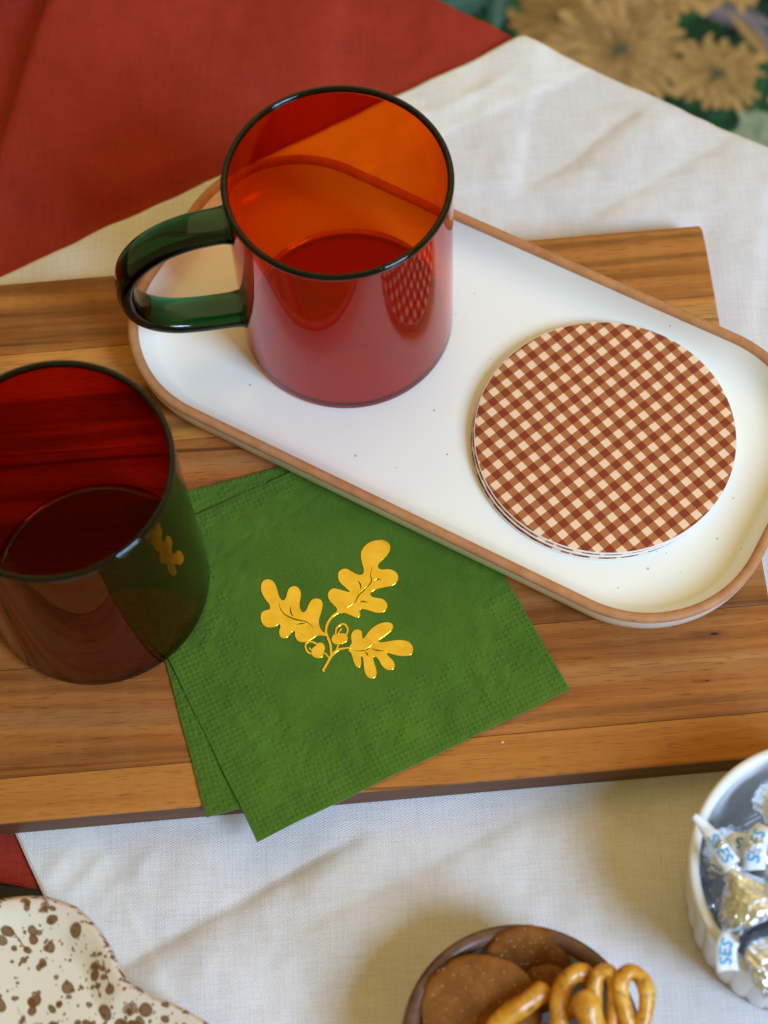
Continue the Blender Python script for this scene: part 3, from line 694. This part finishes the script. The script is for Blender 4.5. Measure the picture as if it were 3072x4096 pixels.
for cup, ring_ in ((cup1, ring1), (cup2, ring2)):
    foil('foil_acorn', [catmull(cup, 4)], zf+.05)
    foil('foil_acorn', [strip_outline(ring_[0], .62, .62)], zf); foil('foil_acorn', [strip_outline(ring_[1], .6, .35)], zf+.09)

# ---------------------------------------------------------------- bowl with cookies and pretzels
BC = (34.6, -239.8)
bowl = thing('snack_bowl', 'small brown rimmed stoneware bowl holding cookies and pretzels', 'bowl', (BC[0], BC[1], -14.2))
M_bowl_in, nt, bs = simple('pale_blue_glaze', (.52, .56, .55), .22, .5)
M_bowl_rim, nt, bs = simple('brown_stoneware', (.13, .058, .03), .34, .5)
bn = noise(nt, coords(nt), 130, 5, .7)
nt.links.new(ramp(nt, bn, [(.35, (.075, .032, .018)), (.6, (.15, .068, .036)), (.8, (.22, .11, .06))]), bs.inputs['Base Color']); bump(nt, bs, bn, .12, .0006)
wobr = lambda a, j, r: r*(1+.004*math.sin(3*a+1))
V, F = lathe([(.01, -13.6), (20, -13.6), (22.5, -14.2), (24, -13.8), (31, -6), (37.5, 6), (39.8, 15), (40.2, 18)], (*BC, 0), 96, wobr)
build('outer_wall', V, F, M_bowl_rim, bowl)
V, F = lathe([(40.2, 18), (40.4, 19.4), (39.9, 20.8), (38.6, 21.5), (37.0, 21.4), (35.6, 20.5), (34.9, 19.2), (34.6, 17.6)], (*BC, 0), 96, wobr)
build('rim', V, F, M_bowl_rim, bowl)
V, F = lathe([(34.6, 17.6), (33.6, 11), (31, 2), (26, -6), (18, -10), (.01, -11)], (*BC, 0), 96, wobr)
build('inner_wall', V, F, M_bowl_in, bowl)

M_cook, nt, bs = simple('ginger_cookie', (.17, .06, .016), .85, .15)
a_ = noise(nt, coords(nt), 190, 5, .7); b_ = noise(nt, coords(nt), 1500, 3, .7); e_ = noise(nt, coords(nt), 60, 2)
cc_ = ramp(nt, math_(nt, 'ADD', math_(nt, 'MULTIPLY', a_, .6), math_(nt, 'MULTIPLY', e_, .4)), [(.35, (.15, .047, .007)), (.52, (.225, .078, .013)), (.7, (.32, .125, .028))])
cc_ = mixc(nt, cc_, (.07, .022, .006), math_(nt, 'MULTIPLY', ramp(nt, b_, [(.28, (1, 1, 1)), (.38, (0, 0, 0))]), .7))
nt.links.new(cc_, bs.inputs['Base Color']); bump(nt, bs, math_(nt, 'ADD', a_, math_(nt, 'MULTIPLY', b_, .5)), .7, .0007)
M_sugar, nt, bs = simple('sugar_grains', (.80, .68, .52), .3, .5)
def cookie(c0, nrm, r, label, seed, squash=1.0, bend=0, t=2.0, ang=0):
    r0 = np.random.default_rng(seed); nz = Vector(nrm).normalized(); q = Vector((0, 0, 1)).rotation_difference(nz)
    th_ = np.linspace(0, 2*math.pi, 73)[:-1]; V = []; F = []
    edge = 1+.012*np.sin(3*th_+seed)+.008*np.sin(7*th_+2*seed)+r0.normal(0, .006, 72)
    rings = [(0.02, t), (.3, t*1.02), (.6, t), (.82, t*.98), (.93, t*.86), (.985, t*.5), (1.0, 0), (.985, -t*.5), (.93, -t*.8), (.6, -t), (.02, -t)]
    def pt(fr, z, k):
        x = fr*r*edge[k]*math.cos(th_[k]); y = fr*r*squash*edge[k]*math.sin(th_[k])
        x, y = x*math.cos(ang)-y*math.sin(ang), x*math.sin(ang)+y*math.cos(ang)
        z = z+bend*(x/r)**2*r*.5+.15*math.sin(x*.6+seed)*math.sin(y*.5)+r0.normal(0, .05)
        v = q @ Vector((x, y, z)); return (c0[0]+v.x, c0[1]+v.y, c0[2]+v.z)
    for fr, z in rings:
        for k in range(72): V.append(pt(fr, z, k))
    F = gridfaces(len(rings), 72, False, True)+[tuple(range(72)), tuple((len(rings)-1)*72+k for k in range(72))]
    o = build('ginger_cookie', V, F, M_cook, base=c0); tag(o, label, 'cookie', 'thin ginger cookies in the bowl')
    gv, gf_ = [], []
    for g in range(110):
        fr = math.sqrt(r0.uniform(0, 1))*.98; k = int(r0.integers(0, 72)); p = np.array(pt(fr, t*1.0 if fr < .85 else t*.75, k)); s = r0.uniform(.12, .26)
        b0 = len(gv); gv += [tuple(p+np.array(d)*s) for d in ((1, 0, 0), (-1, 0, 0), (0, 1, 0), (0, -1, 0), (0, 0, 1), (0, 0, -1))]
        gf_ += [(b0+i, b0+j, b0+k2) for i in (0, 1) for j in (2, 3) for k2 in (4, 5)]
    gr = build('sugar_grains', gv, gf_, M_sugar, o, smooth=False); gr['kind'] = 'stuff'
    return o
cookie((21.6, -229.0, 20.0), (-.06, -.16, 1), 20.5, 'large round flat ginger cookie filling the left of the snack bowl', 1, .96, .02)
cookie((38.6, -212.2, 14.5), (.04, -.75, 1), 15.2, 'folded ginger cookie leaning against the back wall of the bowl', 2, .92, .10, 2.0)
cookie((42.8, -221.5, 15.5), (-.25, -.12, 1), 10.5, 'small ginger cookie wedged between the large one and the back one', 3, .72, -.16, 1.9, .5)
cookie((36, -250, 6), (.2, .2, 1), 19, 'ginger cookie at the bottom of the snack bowl beneath the pretzels', 4)

M_pret, nt, bs = simple('pretzel_crust', (.5, .22, .04), .35, .5)
p1 = noise(nt, coords(nt), 120, 4, .6); p2 = noise(nt, coords(nt), 260, 4, .65)
pc = ramp(nt, p1, [(.32, (.42, .145, .009)), (.5, (.64, .28, .020)), (.68, (.80, .45, .065))])
pc = mixc(nt, pc, (.16, .036, .007), math_(nt, 'MULTIPLY', ramp(nt, p2, [(.53, (0, 0, 0)), (.68, (1, 1, 1))]), .8))
nt.links.new(pc, bs.inputs['Base Color']); bump(nt, bs, math_(nt, 'ADD', p1, p2), .3, .0006)
bs.inputs['Coat Weight'].default_value = .15
def pretzel(label, loops, rad, seed):
    name_base = loops[0][0]
    t = thing('pretzel', label, 'pretzel', name_base, 'pretzels in the snack bowl')
    for i, (pts) in enumerate(loops):
        P = catmull(pts, 7, False); n = len(P); r = np.full(n, rad)*(1+.05*np.sin(np.arange(n)*.4+seed))
        e = np.minimum(np.arange(n), np.arange(n)[::-1]); r *= np.where(e < 4, np.sqrt(np.clip(1-(1-e/4.0)**2, .12, 1)), 1)
        V, F = tube(P, r, 14, False, wob=.09, seed=seed+i); build('dough_strand', V, F, M_pret, t)
pretzel('pale thick pretzel lying across the big cookie with its rounded end up', [[(43.4, -224.3, 25), (41, -225.6, 26.8), (35.7, -228.8, 26.5), (29.5, -232.6, 25.5), (24.8, -237.6, 24.6), (26, -246, 22), (34, -252, 20), (44, -250, 18)], [(45.5, -236.5, 20), (40, -238.3, 20), (34, -240, 19.5), (28, -246, 18)]], 3.7, 1)
pretzel('pretzel loop with a dark round hole standing behind the pale one', [[(58.4, -226.5, 20), (58.9, -222.6, 25.5), (56.8, -220.3, 29.5), (53.6, -220.4, 31.2), (50.0, -223.8, 31), (47.6, -229.5, 30.5), (47.4, -235.5, 29), (48.6, -242, 26), (52, -250, 20)], [(54.5, -228.8, 24), (51.5, -230.5, 26), (49.2, -233.5, 27)]], 3.2, 2)
pretzel('narrow upright pretzel loop between two other pretzel loops', [[(60.2, -240, 24), (59.6, -232, 29), (59.8, -225.6, 32), (61.6, -221.4, 33.8), (64.6, -221.3, 33.8), (66.3, -225.2, 33), (66.2, -230.5, 31.5), (64.6, -237, 29), (62.5, -246, 23)]], 2.6, 3)
pretzel('rightmost pretzel loop hanging over the bowl rim', [[(71.2, -242.5, 29), (69.0, -236, 32), (67.9, -229.6, 34.2), (68.4, -224.9, 35.6), (71.2, -222.3, 36.4), (74.6, -223.8, 36), (76.4, -229, 34.8), (75.4, -235.5, 33), (72.2, -241.2, 30.5), (68, -247, 26)]], 2.75, 4)
pretzel('short stubby pretzel end poking up in front of the loops', [[(55.6, -229.4, 35.2), (56.0, -231.8, 36.2), (57.0, -236.5, 35), (58.6, -242, 31), (60, -250, 25)]], 4.6, 5)
pretzel('pretzel lying low in the bowl under the others', [[(66, -234, 18), (58, -242, 18), (50, -246, 16), (42, -244, 15)], [(54, -238, 18), (58, -246, 18), (64, -252, 17)]], 3.0, 6)

# ---------------------------------------------------------------- white fluted dish with foil candies
RC = (140.5, -190.5)
ram = thing('fluted_ramekin', 'white fluted porcelain ramekin full of silver wrapped candies at the right edge', 'ramekin', (RC[0], RC[1], -14.2))
M_porc = glaze('white_porcelain', (.80, .82, .84), 0, (1, 1, 1), 100, .14, 0)
flu = lambda a, j, r: r-(1.0*(1-abs(math.sin(a*17))**.8) if 2 <= j <= 7 else (.35*(1-abs(math.sin(a*17))) if j in (1, 8) else 0))
V, F = lathe([(.01, -13.9), (39.0, -14.2), (40.9, -13.2), (41.6, -10), (42.6, 0), (43.6, 12), (44.6, 22), (45.0, 27), (45.0, 29.5), (45.1, 32.0)], (*RC, 0), 408, flu)
build('fluted_wall', V, F, M_porc, ram)
V, F = lathe([(45.1, 32.0), (45.2, 33), (44.7, 34), (43.6, 34.4), (42.3, 34.1), (41.6, 33.2), (41.2, 31)], (*RC, 0), 128); build('rim', V, F, M_porc, ram)
V, F = lathe([(41.2, 31), (40.6, 20), (39.6, 5), (38.5, -4), (36, -8.5), (31, -10), (.01, -10.2)], (*RC, 0), 128); build('inner_wall', V, F, M_porc, ram)

M_foil, nt, bs = simple('silver_foil', (.80, .86, .95), .26, .5, metal=1)
fn = noise(nt, coords(nt), 430, 3, .55, .6)
bump(nt, bs, fn, .75, .0011)
M_tagp, nt, bs = simple('tissue_flag', (.80, .83, .86), .6, .3)
M_blue, nt, bs = simple('blue_ink', (.04, .36, .66), .5, .3)
def kiss_mesh():
    prof = [(.01, 0), (5, -.1), (8.6, .1), (10.6, .9), (11.3, 2.4), (11.1, 4.4), (10.0, 6.9), (8.2, 9.4), (6.2, 11.8), (4.4, 14.0), (2.9, 16.2), (1.9, 18.4), (1.35, 20.6), (1.2, 22.8), (1.35, 25.0), (1.6, 26.6), (1.0, 27.6), (.01, 27.9)]
    P = catmull([(a, b) for a, b in prof], 3, False); n = len(P); V = []
    r0 = np.random.default_rng(4)
    for i in range(38):
        a = 2*math.pi*(i+.0)/38
        for r, z in P:
            k = 1+.045*math.sin(a*9+z*.9)+.035*math.sin(a*14-z*1.7)+.03*math.sin(a*5+z*.35)+r0.normal(0, .013)
            if z > 15: k *= 1+.22*math.sin(a*3+z*1.6)
            k = max(k, .3); V.append((max(r, .01)*k*math.cos(a), max(r, .01)*k*math.sin(a), z+r0.normal(0, .15)))
    F = gridfaces(38, n, True, False); F = [g for f in F for g in ((f[0], f[1], f[2]), (f[0], f[2], f[3]))]
    me = bpy.data.meshes.new('foil_wrap'); me.from_pydata([(x/1000, y/1000, z/1000) for x, y, z in V], [], F)
    me.polygons.foreach_set('use_smooth', np.ones(len(me.polygons), bool)); me.materials.append(M_foil)
    bm = bmesh.new(); bm.from_mesh(me); bmesh.ops.recalc_face_normals(bm, faces=bm.faces); bm.to_mesh(me); bm.free()
    return me
KM = kiss_mesh(); KG = 'silver foil candies piled in the ramekin'
def candy(base, axis, label, spin=0, scale=1.0):
    t = thing('foil_candy', label, 'candy', base, KG)
    q = Vector((0, 0, 1)).rotation_difference(Vector(axis).normalized()) @ Quaternion((0, 0, 1), R(spin))
    o = bpy.data.objects.new('foil_wrap', KM); COL.objects.link(o); o.parent = t
    o.rotation_mode = 'QUATERNION'; o.rotation_quaternion = q; o.scale = (scale,)*3
    return t
def flag(t, pts, wdir, w, text=None, size=4.6, along=.5, flip=False, shift=0.0, taper=None):
    """paper strip through pts (mm), width w along wdir; blue lettering set along it"""
    P = catmull(pts, 6, False); wd_ = np.array(wdir, float); V = []
    for i, p in enumerate(P):
        T = P[min(i+1, len(P)-1)]-P[max(i-1, 0)]; T /= np.linalg.norm(T)
        s = wd_-T*(wd_@T); s /= np.linalg.norm(s); nn = np.cross(T, s)
        wi = w if taper is None else w*(1-(1-taper)*(i/(len(P)-1))**2)
        for k in (-1, -.33, .33, 1): V.append(p+s*wi/2*k+nn*.5*(k*k)+nn*.2*math.sin(i*.8+k)+T*.35*math.sin(k*2+i))
    n = len(P); V = np.array(V); V, F = shell(V, n, 4, .06)
    f = build('paper_flag', V, F, M_tagp, t)
    if text:
        seg = np.r_[0, np.cumsum(np.linalg.norm(np.diff(P, axis=0), axis=1))]
        tc = bpy.data.curves.new('lettering', 'FONT'); tc.body = text; tc.size = size; tc.shear = .12; tc.align_x = 'CENTER'; tc.align_y = 'CENTER'
        tc.offset = .12; tc.resolution_u = 3; tc.space_character = 1.04
        me = eval_mesh(tc); off = wloc(t)
        TT = np.gradient(P, axis=0); TT /= np.linalg.norm(TT, axis=1)[:, None]
        SS = wd_-TT*(TT@wd_)[:, None]; SS /= np.linalg.norm(SS, axis=1)[:, None]; NN = np.cross(TT, SS)
        up_ = 1.0 if NN[:, 2].mean() > 0 else -1.0          # the printed side is the one that looks up
        sg = -1.0 if flip else 1.0
        for v in me.vertices:                                # wrap the flat lettering onto the curved strip
            s_ = seg[-1]*along+sg*v.co.x; ty = sg*up_*v.co.y+shift
            f_ = lambda A: np.array([np.interp(s_, seg, A[:, k]) for k in range(3)])
            k_ = ty/(w/2); i_ = np.interp(s_, seg, np.arange(n))
            q_ = f_(P)+f_(SS)*ty+f_(NN)*(.5*k_*k_+.2*math.sin(i_*.8+k_)+up_*.22)
            v.co = W(*q_)-off
        link('flag_lettering', me, M_blue, f)
k1 = candy((115.4, -207.2, 36.0), (-.34, .80, .34), 'silver foil candy lying on its side atop the pile, twisted tip toward the rim', 20, 1.04)
flag(k1, [(108.4, -191.5, 45.8), (106.0, -187.5, 46.4), (103.0, -181.5, 46.2), (100.2, -176.6, 45.6), (97.4, -173.4, 46.8)], (1, .45, .35), 6.4, 'SSES', 5.4, .34, True, taper=.25)
k2 = candy((112, -182, 20), (.25, -.1, 1), 'silver foil candy standing behind the twisted tip of the top one', 60)
flag(k2, [(115.0, -184, 41), (113.6, -182.2, 40.8), (111.0, -181.6, 39.6), (109.0, -182.6, 38.6)], (.2, 1, .25), 6.4, 'S', 5.4, .45)
k3 = candy((131, -166, 22), (.35, .25, .8), 'silver foil candy near the back wall of the ramekin', 100)
k5 = candy((129, -190, 26), (-.45, .15, .7), 'silver foil candy behind the top one carrying an upright paper flag', 40)
flag(k5, [(116.2, -191.5, 39.5), (116.6, -187.5, 42.4), (117.6, -183.6, 43.6), (119.4, -179.8, 43.4), (122.6, -177.0, 41.2)], (1, -.25, .1), 7.4, 'SSES', 6.0, .46)
k4 = candy((115, -222, 28.5), (.75, .1, .5), 'silver foil candy at the front of the ramekin with a flag over the rim', 10)
flag(k4, [(110.0, -212.0, 37.6), (106.6, -212.6, 38.2), (104.2, -216.0, 37.2), (103.6, -220.4, 36.2), (104.0, -223.6, 34.6)], (1, .1, .15), 7.0, 'SES', 5.6, .62, True)
fill = [((131, -212, 27), (.3, .1, .9)), ((146, -196, 26), (.5, .5, .8)), ((150, -215, 24), (.2, -.6, .7)), ((148, -175, 22), (-.3, .5, .8)), ((118, -199, 8), (.2, .2, 1)), ((140, -207, 4), (-.5, .3, .8)),
        ((163, -190, 22), (.3, .2, 1)), ((132, -228, 20), (.5, .4, .6)), ((126, -178, 6), (.6, .1, .8)), ((110, -190, 2), (.4, -.3, .8))]
lb = ['beside the front one, to its right', 'in the middle of the pile', 'toward the front wall', 'toward the back wall, off the frame', 'under the top one', 'low in the middle of the pile', 'at the far right of the pile', 'against the front wall', 'low near the back wall', 'low against the left wall']
for i, (b, a) in enumerate(fill): candy(b, a, 'silver foil candy '+lb[i]+' of the ramekin' if 'ramekin' not in lb[i] else lb[i], i*47)

# ---------------------------------------------------------------- spattered plate with a wavy rim
PC = np.array([-150., -262.])
trace = [(-143.6, -175.4), (-135.7, -174.9), (-126.9, -175.8), (-117.1, -179.8), (-108.3, -189.3), (-102.2, -201.2), (-98.4, -208.0), (-89.6, -213.6), (-82.3, -216.6), (-70.5, -224.4)]
ta = [(math.degrees(math.atan2(y-PC[1], x-PC[0])), math.hypot(x-PC[0], y-PC[1])) for x, y in trace]
ta.sort(); TA_ = np.array(ta)
def plate_r(deg):
    d = (deg+180) % 360-180
    base = 82.5+6.5*math.cos(R((d-78)*360/51.4))
    if TA_[0, 0] <= d <= TA_[-1, 0]: return float(np.interp(d, TA_[:, 0], TA_[:, 1]))
    if d < TA_[0, 0]: e = TA_[0, 0]-d; return base+(TA_[0, 1]-(82.5+6.5*math.cos(R((TA_[0, 0]-78)*360/51.4))))*math.exp(-e/8)
    e = d-TA_[-1, 0]; return base+(TA_[-1, 1]-(82.5+6.5*math.cos(R((TA_[-1, 0]-78)*360/51.4))))*math.exp(-e/8)
angs = np.concatenate([np.arange(-12, 112, .3), np.arange(112, 348, 3.0)])
rad_ = np.array([plate_r(a) for a in angs])
for _ in range(10): rad_ = .25*np.roll(rad_, 1)+.5*rad_+.25*np.roll(rad_, -1)
def plate():
    fr = np.concatenate([np.linspace(0, .55, 45, endpoint=False), np.linspace(.55, 1, 120)])
    A, Fr = np.meshgrid(np.radians(angs), fr, indexing='ij'); RR = rad_[:, None]*Fr
    Xl, Yl = PC[0]+RR*np.cos(A), PC[1]+RR*np.sin(A)
    d = rad_[:, None]*(1-Fr)                                # distance in from the rim
    Zl = 7.9-1.7*(1-np.clip(d/2.2, 0, 1))**2-6.2*sstep(d, 1.5, 16)-2.5*sstep(d, 12, 60)
    tint = np.empty(Xl.shape+(3,)); tint[:] = (.72, .645, .50)
    rimk = np.clip(1-d/7, 0, 1)[..., None]; tint = tint*(1-rimk)+np.array((.66, .52, .42))*rimk
    r0 = np.random.default_rng(18)
    def blot(cx, cy, a, b, ang, al):
        nonlocal tint
        u = (Xl-cx)*math.cos(ang)+(Yl-cy)*math.sin(ang); v = -(Xl-cx)*math.sin(ang)+(Yl-cy)*math.cos(ang)
        ph = np.arctan2(v, u); q = np.hypot(u/a, v/b)*(1+.05*np.sin(2*ph+cx)+.03*np.sin(3*ph+cy))
        k = np.clip((1.06-q)/.12, 0, 1)*al*(.93+.07*np.clip((q-.55)/.4, 0, 1)); k = k[..., None]
        tint = tint*(1-k)+np.array((.155, .056, .009))*k*(1-.0)+tint*np.array((.0, .0, .0))*k
    for i in range(720):
        a = R(r0.uniform(-8, 108)); q = math.sqrt(r0.uniform(.03, .99)); rr = q*np.interp(math.degrees(a), angs[:400], rad_[:400])
        s = r0.choice([.25, .40, .60, .95, 1.4, 1.85], p=[.30, .22, .18, .15, .10, .05])*r0.uniform(.75, 1.2)
        el = r0.uniform(1, 1.6)
        blot(PC[0]+rr*math.cos(a), PC[1]+rr*math.sin(a), s*el, s, r0.uniform(0, 3.14), r0.uniform(.93, 1.0))
    for i in range(17):
        a = R(r0.uniform(-5, 105)); rr = r0.uniform(.25, .93)*80; cx_, cy_ = PC[0]+rr*math.cos(a), PC[1]+rr*math.sin(a); g = r0.choice([-.95, -1.1, -.1, .15, -1.3])
        L_ = r0.uniform(2.2, 5.5); blot(cx_, cy_, L_, r0.uniform(.16, .34), g, .9); blot(cx_+L_*.9*math.cos(g), cy_+L_*.9*math.sin(g), .9, .6, g, .85)
    for cx_, cy_ in ((-128, -181), (-110, -203), (-131, -221), (-101, -222), (-120, -224), (-139, -222), (-98, -217)):
        for k in range(5): blot(cx_+r0.normal(0, 1.5), cy_+r0.normal(0, 1.0), r0.uniform(.8, 2.0), r0.uniform(.6, 1.4), r0.uniform(0, 3), .75)
    for i in range(60):                                      # drips caught on the very edge
        a = R(r0.uniform(-8, 108)); rr = np.interp(math.degrees(a), angs[:400], rad_[:400])*r0.uniform(.985, 1.0)
        blot(PC[0]+rr*math.cos(a), PC[1]+rr*math.sin(a), r0.uniform(.6, 2.2), r0.uniform(.25, .6), a+1.57+r0.normal(0, .35), .9)
    nr = len(fr)
    V = np.stack([Xl, Yl, Zl], -1); cl_ = np.clip(tint, 0, 1)
    low = [(1.0, 5.0, 1.004), (1.0, 3.5, .99), (1.0, -4, .86), (1.0, -12.8, .62), (1.0, -14.2, .58), (1.0, -13.9, .02)]
    ex = np.stack([np.stack([PC[0]+rad_*k*np.cos(np.radians(angs)), PC[1]+rad_*k*np.sin(np.radians(angs)), np.full(len(angs), z)], -1) for _, z, k in low], 1)
    ce = np.empty(ex.shape); ce[:] = (.66, .56, .44)
    V = np.concatenate([V, ex], 1); cl_ = np.concatenate([cl_, ce], 1)
    return V.reshape(-1, 3), gridfaces(len(angs), V.shape[1], True, False), cl_.reshape(-1, 3)
M_spat, nt, bs = simple('spattered_glaze', (1, 1, 1), .3, .45)
nt.links.new(N_(nt, 'ShaderNodeVertexColor', layer_name='tint').outputs[0], bs.inputs['Base Color'])
V, F, C_ = plate()
pl = build('spattered_plate', V, F, M_spat, base=(PC[0], PC[1], -14.2), cols=C_)
tag(pl, 'cream plate with brown spatter and a wavy rim in the lower left corner', 'plate')

# pale dish whose rim just enters the upper left corner
V, F = lathe([(.01, -9), (38, -9), (40, -8), (58, 6), (66, 12), (67, 13), (67.5, 12.4), (66, 10), (44, -10), (40, -12.5), (.01, -12.5)], (-206.5, 293.5, 0), 96)
dish = build('pale_plate', V, F, M_porc, base=(-206.5, 293.5, -12.5))
tag(dish, 'pale plate with only its blurred rim showing in the upper left corner', 'plate')
